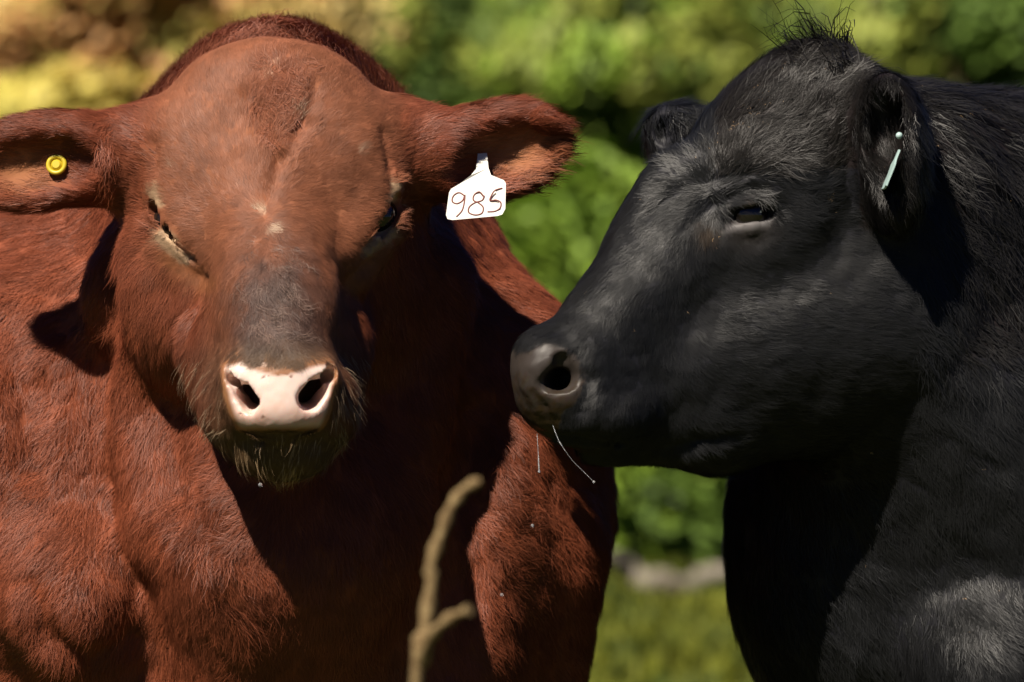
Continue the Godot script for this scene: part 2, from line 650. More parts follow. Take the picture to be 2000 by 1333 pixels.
	s.ball(q(968, 294, -0.06), Vector3(100, 66, 26), Vector3(0, 8, 16), 25)
	s.ball(q(978, 306, -0.030), Vector3(86, 46, 36), Vector3(0, 8, 18), 8, 1)
	s.cone(q(1060, 232, -0.048), 12, q(1104, 246, -0.05), 8, 14)
	s.cone(q(290, 310, -0.10), 76, q(185, 312, -0.07), 60, 40)
	s.ball(q(78, 316, -0.06), Vector3(108, 66, 26), Vector3(0, -8, 8), 25)
	s.ball(q(66, 330, -0.030), Vector3(94, 46, 36), Vector3(0, -8, 6), 8, 1)
	return s


# 1 inside the bare nose pad
func red_pad(v: Vector3, grow_by := 0.0) -> float:
	if v.z < 0.15: return 0.0
	var t := clampf((v.y - 715.0) / 125.0, 0.0, 1.0)
	var half := lerpf(104.0, 76.0, t * t) + grow_by
	var top := 714.0 + 20.0 * bump(absf(v.x - 545.0), 90.0) - grow_by * 1.7
	var sx := clampf((half - absf(v.x - 546.0)) / 9.0 + 0.5, 0.0, 1.0)
	var sy := clampf((v.y - top) / 8.0 + 0.5, 0.0, 1.0) * clampf((834.0 + grow_by * 0.6 - v.y) / 10.0 + 0.5, 0.0, 1.0)
	return sx * sy

func red_zone(p: Vector3, n: Vector3, v: Vector3) -> void:
	# neck, shoulders, chest
	z_col = lin(0.235, 0.060, 0.025)
	z_len = 0.026
	z_lift = 0.7
	z_fill = 1.0
	z_wild = 0.5
	z_comb = Vector3((v.x - 545.0) / 900.0, -1.0, -0.4)
	if v.y < 260.0 and v.z < -0.16:
		z_comb = Vector3((v.x - 530.0) / 260.0, 1.0, 0.5)    # crest of the neck stands up
		z_len = 0.032
		z_lift = 1.9
		z_col = lin(0.25, 0.078, 0.042)
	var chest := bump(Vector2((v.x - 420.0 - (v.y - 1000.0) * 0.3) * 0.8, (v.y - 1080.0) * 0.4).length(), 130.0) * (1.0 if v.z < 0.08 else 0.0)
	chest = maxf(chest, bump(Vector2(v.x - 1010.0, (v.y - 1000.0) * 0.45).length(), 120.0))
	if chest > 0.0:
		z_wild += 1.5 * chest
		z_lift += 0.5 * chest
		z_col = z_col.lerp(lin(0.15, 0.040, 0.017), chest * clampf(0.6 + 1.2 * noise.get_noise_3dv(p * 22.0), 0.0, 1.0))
	var limit := remap(clampf(v.y, 100.0, 900.0), 100.0, 900.0, -0.13, 0.065)
	var ear := v.y < 430.0 and v.z > -0.14 and (v.x > 845.0 or v.x < 205.0)
	if ear:
		var out := 1.0 if v.x > 545.0 else -1.0
		z_comb = Vector3(out, 0.15, 0.0)
		z_len = 0.018
		z_lift = 0.6
		z_wild = 0.35
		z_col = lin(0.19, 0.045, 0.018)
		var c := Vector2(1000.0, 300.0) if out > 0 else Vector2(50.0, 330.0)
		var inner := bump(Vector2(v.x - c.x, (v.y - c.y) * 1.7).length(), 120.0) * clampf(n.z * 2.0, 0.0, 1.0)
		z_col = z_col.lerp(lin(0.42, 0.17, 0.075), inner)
		z_fill = 1.0 - 0.75 * inner
		if inner < 0.5 and inner > 0.02: z_len = 0.028
		if n.z < 0.35: z_len = 0.022
		return
	if v.z < limit or v.x < 225.0 or v.x > 850.0 or v.y > 980.0:
		return
	# face: hair runs outwards from the whorl between the eyes
	var w := Vector2(v.x - 520.0, v.y - 425.0)
	var r := w.length()
	z_comb = Vector3(w.x, -w.y, 0.0) / maxf(r, 1.0) + Vector3(0, 0, -0.15)
	z_len = 0.0125
	z_lift = 0.55
	z_wild = 0.45
	z_col = lin(0.285, 0.103, 0.050)
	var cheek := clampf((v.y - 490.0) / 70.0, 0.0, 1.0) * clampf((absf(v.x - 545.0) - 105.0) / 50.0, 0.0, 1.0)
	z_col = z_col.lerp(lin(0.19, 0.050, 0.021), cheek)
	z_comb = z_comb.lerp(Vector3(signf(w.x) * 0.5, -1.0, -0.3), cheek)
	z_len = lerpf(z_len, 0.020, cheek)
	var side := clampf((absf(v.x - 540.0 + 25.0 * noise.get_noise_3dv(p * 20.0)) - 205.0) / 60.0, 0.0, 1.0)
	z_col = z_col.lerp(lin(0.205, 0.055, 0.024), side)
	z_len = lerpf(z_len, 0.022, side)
	var poll := bump(Vector2((v.x - 545.0) * 1.2, (v.y - 190.0) * 0.75).length(), 110.0)
	z_col = z_col.lerp(lin(0.29, 0.098, 0.050), poll)
	z_wild += 1.6 * poll
	z_len += 0.010 * poll
	z_lift += 0.7 * poll
	var bridge := bump(Vector2((v.x - 548.0) / 1.2, (v.y - 625.0) / 1.75).length() * (1.0 + 0.35 * noise.get_noise_3dv(p * 30.0)), 128.0)
	z_col = z_col.lerp(lin(0.105, 0.056, 0.043), minf(bridge * 1.5, 1.0))
	z_wild += 0.7 * bridge
	if v.y > 640.0:
		var low := clampf((v.y - 640.0) / 60.0, 0.0, 1.0)
		z_col = z_col.lerp(lin(0.105, 0.066, 0.038), low * bump(absf(v.x - 545.0), 260.0))
		z_len = lerpf(z_len, 0.014, low)
	# pale skin round the eyes
	for e in [[306, 372, 312, 392, 20, 0], [318, 462, 364, 500, 23, 0], [345, 500, 402, 545, 40, 1], [770, 362, 764, 384, 18, 0], [762, 452, 716, 486, 20, 0], [745, 495, 690, 545, 38, 1]]:
		var on := Geometry2D.get_closest_point_to_segment(Vector2(v.x, v.y), Vector2(e[0], e[1]), Vector2(e[2], e[3]))
		var f := minf(bump(on.distance_to(Vector2(v.x, v.y)), e[4]) * 1.6, 1.0)
		if f > 0.0 and v.z > -0.06:
			z_col = z_col.lerp(lin(0.50, 0.33, 0.20) if e[5] == 0 else lin(0.30, 0.115, 0.045), f if e[5] == 0 else f * 0.6 * (1.0 if z_col.g < 0.2 else 0.0))
			z_len = lerpf(z_len, 0.006, f)
			z_lift = lerpf(z_lift, 0.35, f)
	for e in [[303, 404, 344, 460], [772, 392, 738, 450]]:
		var g := Geometry2D.get_closest_point_to_segment(Vector2(v.x, v.y), Vector2(e[0], e[1]), Vector2(e[2], e[3]))
		if g.distance_to(Vector2(v.x, v.y)) < 17.0: z_fill = 0.0
	for e in [Vector3(525, 146, 17), Vector3(540, 118, 12), Vector3(514, 410, 14), Vector3(532, 444, 13), Vector3(703, 290, 17), Vector3(338, 325, 7), Vector3(580, 215, 9)]:
		z_col = z_col.lerp(lin(0.62, 0.46, 0.32), bump(Vector2((v.x - e.x) * 1.4, v.y - e.y).length(), e.z))
	# ring of short brown hair round the nose pad, then the bare pad
	var ring := bump(Vector2((v.x - 545.0) / 1.35, v.y - 775.0).length(), 105.0) * clampf((v.z - 0.14) / 0.05, 0.0, 1.0)
	z_col = z_col.lerp(lin(0.24, 0.115, 0.055), ring)
	z_len = lerpf(z_len, 0.006, ring)
	z_lift = lerpf(z_lift, 0.4, ring)
	z_comb = z_comb.lerp(Vector3(v.x - 545.0, 775.0 - v.y, 0.0).normalized(), minf(ring * 2.0, 1.0))
	if v.y > 835.0 and v.z > 0.1:
		z_col = lin(0.13, 0.075, 0.035)
		z_comb = Vector3(w.x / 300.0, -1, 0.2)
	if red_pad(v, 9.0) > 0.35: z_fill = 0.0

func red_curls(p: Vector3, n: Vector3, v: Vector3) -> void:
	z_fill = 0.0
	if v.z < -0.14 or v.y > 690.0 or v.y < 110.0: return
	z_lift = 0.9
	z_wild = 2.4
	z_comb = Vector3(0.1, -1, 0)
	var half := 62.0 * clampf((318.0 - v.y) / 150.0, 0.0, 1.0)
	if v.y < 315.0 and absf(v.x - 545.0) < half + 12.0 * noise.get_noise_3dv(p * 60.0):
		z_fill = 0.8
		z_len = 0.024
		z_col = lin(0.28, 0.092, 0.046)
	elif v.z > 0.02 and v.y > 440.0:
		var f := bump(Vector2((v.x - 545.0) / 1.0, (v.y - 575.0) / 1.5).length(), 110.0)
		if f < 0.05: return
		z_fill = f * 0.8
		z_len = 0.017
		z_col = lin(0.10, 0.060, 0.048) if noise.get_noise_3dv(p * 90.0) > 0.0 else lin(0.22, 0.14, 0.11)

func red_whiskers(p: Vector3, n: Vector3, v: Vector3) -> void:
	z_fill = 0.0
	for e in [[300, 404, -1.0], [776, 392, 1.0]]:
		if Vector2(v.x - e[0], v.y - e[1]).length() < 12.0 and v.z > -0.06:
			z_fill = 1.6
			z_len = 0.020
			z_lift = 0.8
			z_wild = 0.4
			z_comb = Vector3(e[2], -0.25, 0.5)
			z_col = lin(0.25, 0.15, 0.10)
			return
	if v.z < 0.06 or v.y < 690.0 or v.y > 960.0: return
	if red_pad(v, 9.0) > 0.1: return
	z_lift = 1.3
	z_wild = 0.5
	var d := (v.x - 545.0) / 150.0
	if v.y > 848.0:
		z_fill = 2.6
		z_len = 0.027
		z_comb = Vector3(d * 0.35, -1.0, 0.15)
		z_col = lin(0.36, 0.24, 0.13)
	elif absf(v.x - 545.0) > 98.0:
		z_fill = 2.2
		z_len = 0.028
		z_comb = Vector3(d * 0.8, -0.7, 0.1)
		z_col = lin(0.27, 0.19, 0.12)

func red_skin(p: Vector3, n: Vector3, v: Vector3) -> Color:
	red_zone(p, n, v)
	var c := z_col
	var rim := red_pad(v, 15.0)
	if rim > 0.0:
		c = c.lerp(lin(0.30, 0.135, 0.060), rim)
		var pink := lin(0.78, 0.60, 0.53).lerp(lin(0.62, 0.36, 0.27), clampf(0.5 + 0.8 * noise.get_noise_3dv(p * 45.0) + (v.y - 800.0) / 60.0, 0.0, 1.0) * 0.6)
		var fleck := noise.get_noise_3dv(p * 240.0)
		if fleck > 0.60 or (fleck > 0.30 and v.y < 742.0 and v.y > 728.0 and absf(v.x - 535.0) < 36.0): pink = lin(0.20, 0.10, 0.07)
		c = c.lerp(pink, red_pad(v))
	return c

func build_red_bull() -> void:
	var root := Node3D.new()
	root.name = "red_bull"
	add_child(root)
	tag(root, "reddish brown bull facing the camera with a pink nose and a white ear tag", "bull", "bulls standing side by side")
	var s := red_shape()
	var a := s.mesh(Vector3(-1.2, 0.62, -0.85), Vector3(0.25, 1.72, 0.33), HEAD_CELL)
	var b := s.mesh(Vector3(-1.15, -0.05, -2.75), Vector3(0.35, 1.75, -0.8), 0.02)
	var legs := s.mesh(Vector3(-1.0, -0.05, -0.85), Vector3(0.35, 0.64, 0.0), 0.016)
	var pts: PackedVector3Array = a[0]
	var idx: PackedInt32Array = a[1]
	var ns := normals_of(pts, idx)
	roughen(pts, ns, func(v): return 0.006 if v.z < -0.13 else 0.0025)
	var front := idx.size()
	for more in [b, legs]:
		var base := pts.size()
		pts.append_array(more[0])
		for i in more[1]: idx.append(i + base)
	ns = normals_of(pts, idx)
	var cols := PackedColorArray()
	cols.resize(pts.size())
	for i in pts.size():
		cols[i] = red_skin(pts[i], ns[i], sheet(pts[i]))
	var hide_list := PackedInt32Array()
	var pad_list := PackedInt32Array()
	for t in range(0, idx.size(), 3):
		var v := sheet(pts[idx[t]])
		if v.z > 0.15 and red_pad(v, 15.0) > 0.4: pad_list.append_array([idx[t], idx[t + 1], idx[t + 2]])
		else: hide_list.append_array([idx[t], idx[t + 1], idx[t + 2]])
	var hide := mat(1, 1, 1, 0.75, 0.4)
	hide.vertex_color_use_as_albedo = true
	var wet := mat(1, 1, 1, 0.42, 0.5)
	wet.vertex_color_use_as_albedo = true
	wet.subsurf_scatter_enabled = true
	wet.subsurf_scatter_strength = 0.15
	wet.heightmap_enabled = false
	add_mesh("body", skin_mesh(pts, ns, cols, [hide_list, pad_list], [hide, wet]), null, root)
	# coat
	var kinds := [lock_mesh(30, 0.45, 0.030, 0.05, 1), lock_mesh(30, 0.5, 0.028, 0.10, 2), lock_mesh(26, 0.4, 0.034, 0.16, 3)]
	var where := []
	var tints := []
	grow(pts, ns, idx.slice(0, front), red_zone, 7.0, kinds, where, tints)
	var hair := mat(1, 1, 1, 0.55, 0.4)
	hair.vertex_color_use_as_albedo = true
	for k in kinds.size():
		locks("coat", kinds[k], hair, where[k], tints[k], root)
	# curls on the poll and the wiry hair of the nose, whiskers round the mouth
	var curls := [lock_mesh(16, 0.30, 0.040, 0.34, 21, 6), lock_mesh(14, 0.35, 0.036, 0.42, 22, 6)]
	var where2 := []
	var tints2 := []
	grow(pts, ns, idx.slice(0, front), red_curls, 3.0, curls, where2, tints2)
	for k in curls.size(): locks("curls", curls[k], hair, where2[k], tints2[k], root)
	var wisps := [lock_mesh(3, 0.35, 0.026, 0.04, 31, 4), lock_mesh(4, 0.3, 0.022, 0.07, 32, 4)]
	var where3 := []
	var tints3 := []
	grow(pts, ns, idx.slice(0, front), red_whiskers, 1.6, wisps, where3, tints3)
	for k in wisps.size(): locks("whiskers", wisps[k], hair, where3[k], tints3[k], root)
	# eyes
	var iris := mat(0.012, 0.008, 0.006, 0.06, 0.6)
	for c in [q(338, 434, -0.005), q(738, 424, -0.005)]:
		add_mesh("eye", ball_mesh(0.0275, 32), iris, root).position = c
	# white tag in one ear, yellow button in the other
	var card := PackedVector2Array()
	for p in [[933, 300], [951, 299], [954, 328], [959, 342], [984, 352], [988, 358], [987, 408], [981, 419], [972, 422], [884, 430], [874, 428], [871, 420], [877, 376], [881, 369], [898, 359], [920, 342], [930, 330]]:
		card.append(Vector2(p[0], p[1]))
	var hole := s.meet(q(942, 310, 0.5), q(942, 310, -1.0)).z + 0.003
	var lie := func(p: Vector2) -> Vector3: return q(p.x, p.y, lerpf(hole, -0.026, clampf((p.y - 300.0) / 45.0, 0.0, 1.0)) + maxf(p.y - 345.0, 0.0) * 0.00020)
	var white := mat(0.86, 0.84, 0.78, 0.45)
	var badge := add_mesh("ear_tag", plate(card, lie, Vector3(0, 0, 0.0025)), white, root)
	badge.set_meta("label", "white plastic ear tag with the handwritten number 985")
	var ink := mat(0.20, 0.055, 0.045, 0.6)
	var strokes := [[[345, 1040], [290, 1008], [235, 1038], [222, 1096], [268, 1118], [326, 1086], [348, 1030], [342, 1110], [318, 1190], [262, 1250]],
		[[532, 1040], [492, 1000], [442, 1030], [434, 1084], [486, 1112], [532, 1156], [518, 1214], [452, 1232], [388, 1208], [392, 1152], [446, 1110], [522, 1084], [540, 1036]],
		[[724, 962], [652, 984], [618, 1030], [600, 1086], [662, 1082], [708, 1108], [702, 1160], [650, 1194], [574, 1200]]]
	for d in strokes:
		var line := []
		for p in d: line.append(lie.call(Vector2(840.0 + p[0] / 5.128, 180.0 + p[1] / 5.128)) + Vector3(0, 0, 0.0012))
		line = smooth_line(line, 4)
		var st := SurfaceTool.new()
		st.begin(Mesh.PRIMITIVE_TRIANGLES)
		var rad := []
		for i in line.size(): rad.append(0.00105)
		tube(st, line, rad, 6)
		add_mesh("digit", st.commit(), ink, badge)
	var yellow := mat(0.62, 0.47, 0.03, 0.4)
	var ringm := TorusMesh.new()
	ringm.inner_radius = 0.008
	ringm.outer_radius = 0.0142
	ringm.rings = 28
	ringm.ring_segments = 10
	var b1 := add_mesh("ear_button", ringm, yellow, root)
	b1.position = s.meet(q(110, 322, 0.5), q(110, 322, -1.0)) + Vector3(0, 0, 0.005)
	b1.rotation = Vector3(PI / 2 - 0.2, 0, 0.15)
	b1.set_meta("label", "round yellow plastic button in the ear")
	var boss := CylinderMesh.new()
	boss.top_radius = 0.005
	boss.bottom_radius = 0.0095
	boss.height = 0.006
	add_mesh("boss", boss, yellow, b1)
	# wet drops hanging in the beard
	var water := mat(0.95, 0.97, 1.0, 0.02)
	water.albedo_color.a = 0.15
	water.transparency = BaseMaterial3D.TRANSPARENCY_ALPHA
	water.refraction_enabled = true
	water.refraction_scale = 0.033
	for d in [[490, 882, 0.192, 2.6], [508, 948, 0.178, 2.8], [545, 872, 0.20, 2.4], [568, 878, 0.2, 2.2], [451, 790, 0.222, 3.2], [647, 775, 0.222, 2.6], [980, 1162, -0.205, 2.4], [1040, 1027, -0.19, 2.4]]:
		add_mesh("water_drop", ball_mesh(d[3] * 0.001, 12), water, root).position = q(d[0], d[1], d[2]) if d[2] > 0.0 else s.meet(q(d[0], d[1], 0.1), q(d[0], d[1], -1.0)) + Vector3(0, 0, 0.012)

# ---------------------------------------------------------------- the black bull
func black_shape() -> Sculpt:
	var s := Sculpt.new()
	# neck and trunk
	s.cone(q(1760, 400, -0.10), 165, q(2080, 560, -0.35), 270, 60)
	s.cone(q(1720, 640, -0.08), 165, q(1960, 900, -0.25), 300, 80)
	s.ball(q(1755, 1060, -0.28), Vector3(235, 330, 230), Vector3(0, 0, 0), 80)
	s.ball(q(2060, 1000, -0.42), Vector3(320, 420, 330), Vector3.ZERO, 120)
	s.ball(q(1945, 1308, -0.065), Vector3(84, 92, 100), Vector3.ZERO, 55)
	s.ball(Vector3(1.15, 1.02, -1.45), Vector3(420, 430, 950), Vector3(0, -22, 0), 150)
	s.ball(Vector3(1.45, 1.05, -2.1), Vector3(360, 400, 400), Vector3.ZERO, 150)
	s.cone(q(1930, 1290, -0.08), 100, q(1930, 1600, -0.10), 72, 60)
	s.cone(q(1930, 1600, -0.10), 70, Vector3(0.62, 0.12, -0.12), 48, 40)
	s.cone(q(1700, 1250, -0.35), 130, q(1690, 1600, -0.38), 72, 60)
	s.cone(q(1690, 1600, -0.38), 70, Vector3(0.48, 0.12, -0.40), 48, 40)
	for p in [Vector3(1.15, 0, -2.15), Vector3(1.62, 0, -2.0)]:
		s.cone(p + Vector3(0, 0.85, 0), 190, p + Vector3(0, 0.55, 0.1), 110, 80)
		s.cone(p + Vector3(0, 0.55, 0.1), 105, p + Vector3(0, 0.45, -0.2), 65, 40)
		s.cone(p + Vector3(0, 0.45, -0.2), 62, p + Vector3(0, 0.12, -0.13), 48, 40)
		s.ball(p + Vector3(0, 0.03, -0.11), Vector3(62, 60, 75), Vector3.ZERO, 20)
	s.ball(Vector3(0.62, 0.03, -0.10), Vector3(62, 60, 75), Vector3.ZERO, 20)
	s.ball(Vector3(0.48, 0.03, -0.38), Vector3(62, 60, 75), Vector3.ZERO, 20)
	# skull
	s.cone(q(1590, 228, -0.05), 98, q(1345, 490, 0.0), 95, 40)
	s.cone(q(1330, 505, 0.02), 92, q(1160, 690, 0.085), 68, 40)
	s.ball(q(1570, 330, -0.01), Vector3(140, 130, 105), Vector3.ZERO, 45)
	# cheeks and jaw
	s.ball(q(1555, 640, 0.0), Vector3(145, 155, 105), Vector3(0, 0, 10), 50)
	s.cone(q(1195, 858, 0.068), 31, q(1400, 832, 0.022), 55, 22)
	s.cone(q(1400, 832, 0.03), 55, q(1560, 780, -0.02), 72, 40)
	s.cone(q(1240, 760, 0.06), 66, q(1430, 690, 0.01), 100, 50)
	# muzzle
	s.ball(q(1112, 752, 0.10), Vector3(72, 74, 66), Vector3(0, 0, 0), 30)
	s.ball(q(1060, 705, 0.105), Vector3(40, 42, 48), Vector3.ZERO, 20)
	s.ball(q(1180, 805, 0.10), Vector3(70, 45, 62), Vector3.ZERO, 25)
	s.cone(q(1160, 872, 0.070), 22, q(1215, 868, 0.066), 26, 10)
	s.cone(q(1050, 846, 0.15), 4, q(1260, 862, 0.15), 4, 8, 1)
	s.cone(q(1050, 846, 0.12), 4, q(1260, 862, 0.12), 4, 8, 1)
	# nostril: a comma with a fold above it
	s.ball(q(1082, 734, 0.145), Vector3(42, 46, 22), Vector3.ZERO, 14)
	s.cone(q(1058, 752, 0.170), 10, q(1102, 738, 0.164), 17, 5, 1)
	s.cone(q(1102, 738, 0.164), 17, q(1098, 708, 0.164), 12, 5, 1)
	s.cone(q(1085, 742, 0.165), 16, q(1105, 738, 0.09), 14, 6, 1)
	s.cone(q(1048, 722, 0.152), 9, q(1070, 708, 0.152), 8, 8)
	crease(s, [[1042, 770], [1060, 800], [1082, 836]], 5, 2.5, 8)
	# brow, orbit, eye
	s.cone(q(1320, 365, 0.030), 40, q(1475, 348, 0.070), 36, 45)
	s.ball(q(1480, 415, 0.055), Vector3(64, 60, 44), Vector3.ZERO, 35)
	s.cone(q(1556, 350, 0.066), 18, q(1565, 430, 0.068), 18, 40)
	s.cone(q(1565, 430, 0.068), 18, q(1490, 515, 0.066), 16, 40)
	s.ball(q(1470, 478, 0.060), Vector3(70, 40, 34), Vector3.ZERO, 40)
	s.ball(q(1466, 419, 0.082), Vector3(31, 30, 29), Vector3.ZERO, 12)
	s.cone(q(1415, 416, 0.096), 5, q(1468, 392, 0.107), 5, 12)
	s.cone(q(1468, 392, 0.107), 5, q(1518, 404, 0.094), 5, 12)
	s.cone(q(1408, 446, 0.092), 6, q(1468, 446, 0.105), 5, 10)
	s.cone(q(1468, 446, 0.105), 5, q(1516, 426, 0.096), 5, 10)
	s.cone(q(1436, 424, 0.106), 10, q(1496, 413, 0.105), 12, 3, 1)
	crease(s, [[1270, 415], [1330, 372], [1400, 350], [1480, 338]], 6, 3, 9)
	crease(s, [[1340, 440], [1395, 398], [1450, 368], [1510, 366]], 5, 2.5, 8)
	crease(s, [[1300, 330], [1370, 300], [1450, 292]], 6, 4, 10)
	crease(s, [[1614, 210], [1606, 270], [1618, 340]], 7, 3, 10)
	crease(s, [[1655, 240], [1645, 320], [1660, 400]], 7, 3, 10)
	crease(s, [[1078, 846], [1130, 858], [1190, 866], [1250, 862]], 5, 1.5, 5)
	crease(s, [[1130, 690], [1150, 740], [1140, 800]], 7, 5, 16)
	crease(s, [[1300, 880], [1360, 862], [1440, 850]], 7, 3, 12)
	# near ear and far ear
	s.cone(q(1690, 200, 0.02), 50, q(1735, 225, 0.07), 44, 30)
	s.ball(q(1742, 300, 0.105), Vector3(42, 104, 66), Vector3(0, 20, 4), 20)
	s.ball(q(1722, 245, 0.150), Vector3(34, 60, 62), Vector3(0, -8, 4), 8, 1)
	s.ball(q(1716, 300, 0.165), Vector3(26, 72, 40), Vector3(0, -8, 10), 8, 1)
	s.ball(q(1318, 262, -0.19), Vector3(40, 42, 60), Vector3.ZERO, 20)
	s.ball(q(1310, 262, -0.165), Vector3(26, 26, 50), Vector3.ZERO, 10, 1)
	s.cone(q(1330, 270, -0.18), 30, q(1480, 260, -0.10), 50, 30)
	return s


func black_pad(v: Vector3) -> float:
	# the bare front of the muzzle and the rim of the nostril
	var front := clampf((1048.0 - v.x - 0.10 * absf(v.y - 760.0)) / 10.0 + 0.5, 0.0, 1.0) * clampf((v.y - 676.0) / 10.0, 0.0, 1.0)
	var rim := clampf((66.0 - Vector2(v.x - 1078.0, (v.y - 738.0) * 0.95).length()) / 10.0 + 0.5, 0.0, 1.0)
	var under := clampf((40.0 - Vector2(v.x - 1060.0, (v.y - 815.0) * 0.7).length()) / 8.0 + 0.5, 0.0, 1.0)
	return maxf(front, maxf(rim, under)) if v.z > 0.0 and v.x < 1150.0 else 0.0

func black_zone(p: Vector3, n: Vector3, v: Vector3) -> void:
	z_col = lin(0.0110, 0.0115, 0.0125)
	z_len = 0.034
	z_lift = 0.7
	z_fill = 1.0
	z_wild = 0.5
	z_comb = Vector3(0.45, -1.0, -0.2)
	if v.y > 760.0:
		z_len = 0.027
		z_lift = 0.65
		z_wild = 0.7
	var edge := 1690.0 + (v.y - 300.0) * 0.02
	if v.x > edge and v.y > 140.0 and v.y < 700.0 and v.z < 0.06:
		z_len = 0.042                     # long coat on the neck
		z_wild = 0.75
		z_lift = 0.9
		z_col = lin(0.012, 0.0112, 0.0108)
		return
	if v.y > 930.0 or v.x > edge + 100.0 or v.z < -0.12: return
	if v.x > 1680.0 and v.y < 450.0:
		z_len = 0.022
		z_comb = Vector3(0.1, -1.0, 0.4)
		z_col = lin(0.008, 0.007, 0.0065)
		return
	# face: from the whorl on the forehead hair runs up to the poll and down to the muzzle
	var w := Vector2(v.x - 1390.0, v.y - 370.0)
	z_comb = Vector3(w.x, -w.y, 0.0).normalized()
	z_len = 0.013
	z_lift = 0.5
	z_wild = 0.4
	if v.x > 1400.0 and v.y < 330.0:
		z_len = 0.028
		z_wild = 1.1
		z_lift = 0.9
		z_col = lin(0.013, 0.011, 0.0095)
	elif v.x > 1290.0 and v.y < 420.0:
		z_len = 0.022
		z_wild = 1.0
	var jaw := clampf((v.y - 470.0) / 90.0, 0.0, 1.0) * clampf((v.x - 1270.0) / 180.0, 0.0, 1.0)
	z_comb = z_comb.lerp(Vector3(1.0, -0.35, 0.0), jaw)
	z_len += 0.004 * jaw
	var e := bump(Vector2((v.x - 1462.0) * 0.8, (v.y - 445.0) * 1.1).length(), 70.0)
	z_col = z_col.lerp(lin(0.034, 0.029, 0.027), e)
	z_fill = 1.0 - 0.5 * e
	var sheen_rim := Geometry2D.get_closest_point_to_segment(Vector2(v.x, v.y), Vector2(1412, 448), Vector2(1500, 436))
	var wr := bump(sheen_rim.distance_to(Vector2(v.x, v.y)), 15.0)
	z_col = z_col.lerp(lin(0.13, 0.12, 0.12), wr)  # bare lower lid, its lit wet sheen put into the colour as paler grey
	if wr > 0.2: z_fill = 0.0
	var lid := bump(Vector2((v.x - 1470.0) * 0.6, v.y - 396.0).length(), 20.0)
	z_col = z_col.lerp(lin(0.060, 0.046, 0.040), lid)
	var tear := bump(Vector2(v.x - 1385.0, v.y - 452.0).length(), 34.0)
	z_col = z_col.lerp(lin(0.045, 0.030, 0.018), tear)
	z_len = lerpf(z_len, 0.0045, minf(e * 1.6, 1.0))
	z_lift = lerpf(z_lift, 0.25, e)
	z_wild = lerpf(z_wild, 0.3, e)
	z_len = lerpf(z_len, 0.0085, bump(Vector2(v.x - 1110.0, v.y - 750.0).length(), 300.0))
	var g := Geometry2D.get_closest_point_to_segment(Vector2(v.x, v.y), Vector2(1436, 424), Vector2(1496, 413))
	if g.distance_to(Vector2(v.x, v.y)) < 24.0: z_fill = 0.0
	if black_pad(v) > 0.35: z_fill = 0.0

func black_tuft(p: Vector3, n: Vector3, v: Vector3) -> void:
	z_fill = 0.0
	if v.y < 150.0 and v.x > 1500.0 and v.x < 1710.0 and n.y > 0.3 and v.z > -0.16:
		var f := bump(absf(v.x - 1625.0), 95.0)
		z_fill = 4.5 * f
		z_len = 0.042 + 0.024 * f
		z_lift = 2.6
		z_wild = 1.3
		z_comb = Vector3(-0.2, 0.6, 0.3)
		z_col = lin(0.010, 0.0085, 0.0075)

func black_flecks(p: Vector3, n: Vector3, v: Vector3) -> void:
	z_fill = 0.0
	z_len = 0.0055
	z_lift = 0.4
	z_wild = 3.0
	z_comb = Vector3(1, 0.4, 0)
	z_col = lin(0.34, 0.23, 0.13)
	if v.z < -0.1: return
	var f := bump(Vector2(((v.x - 1480.0) + (v.y - 210.0) * 0.8) * 0.8, (v.y - 210.0) * 0.42).length(), 62.0) * 0.34 * clampf(0.3 + 2.0 * noise.get_noise_3dv(p * 40.0), 0.0, 1.0)
	f += bump(Vector2(v.x - 1622.0, v.y - 120.0).length(), 26.0) * 0.4
	f += bump(Vector2(v.x - 1246.0, v.y - 644.0).length(), 11.0) * 1.2
	f += bump(Vector2(v.x - 1624.0, v.y - 385.0).length(), 9.0) * 1.2
	f += bump(Vector2((v.x - 1930.0) * 0.5, v.y - 215.0).length(), 40.0) * 0.15
	f += bump(Vector2(v.x - 1400.0, v.y - 470.0).length(), 30.0) * 0.12
	f += 0.0006
	z_fill = f if black_pad(v) < 0.05 else 0.0

func black_skin(p: Vector3, n: Vector3, v: Vector3) -> Color:
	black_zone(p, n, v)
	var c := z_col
	var pad := black_pad(v)
	if pad > 0.0:
		var m := noise.get_noise_3dv(p * 60.0)
		c = c.lerp(lin(0.042, 0.033, 0.028).lerp(lin(0.032, 0.020, 0.010), clampf((v.y - 740.0) / 80.0 + m, 0.0, 1.0)), pad)
	return c

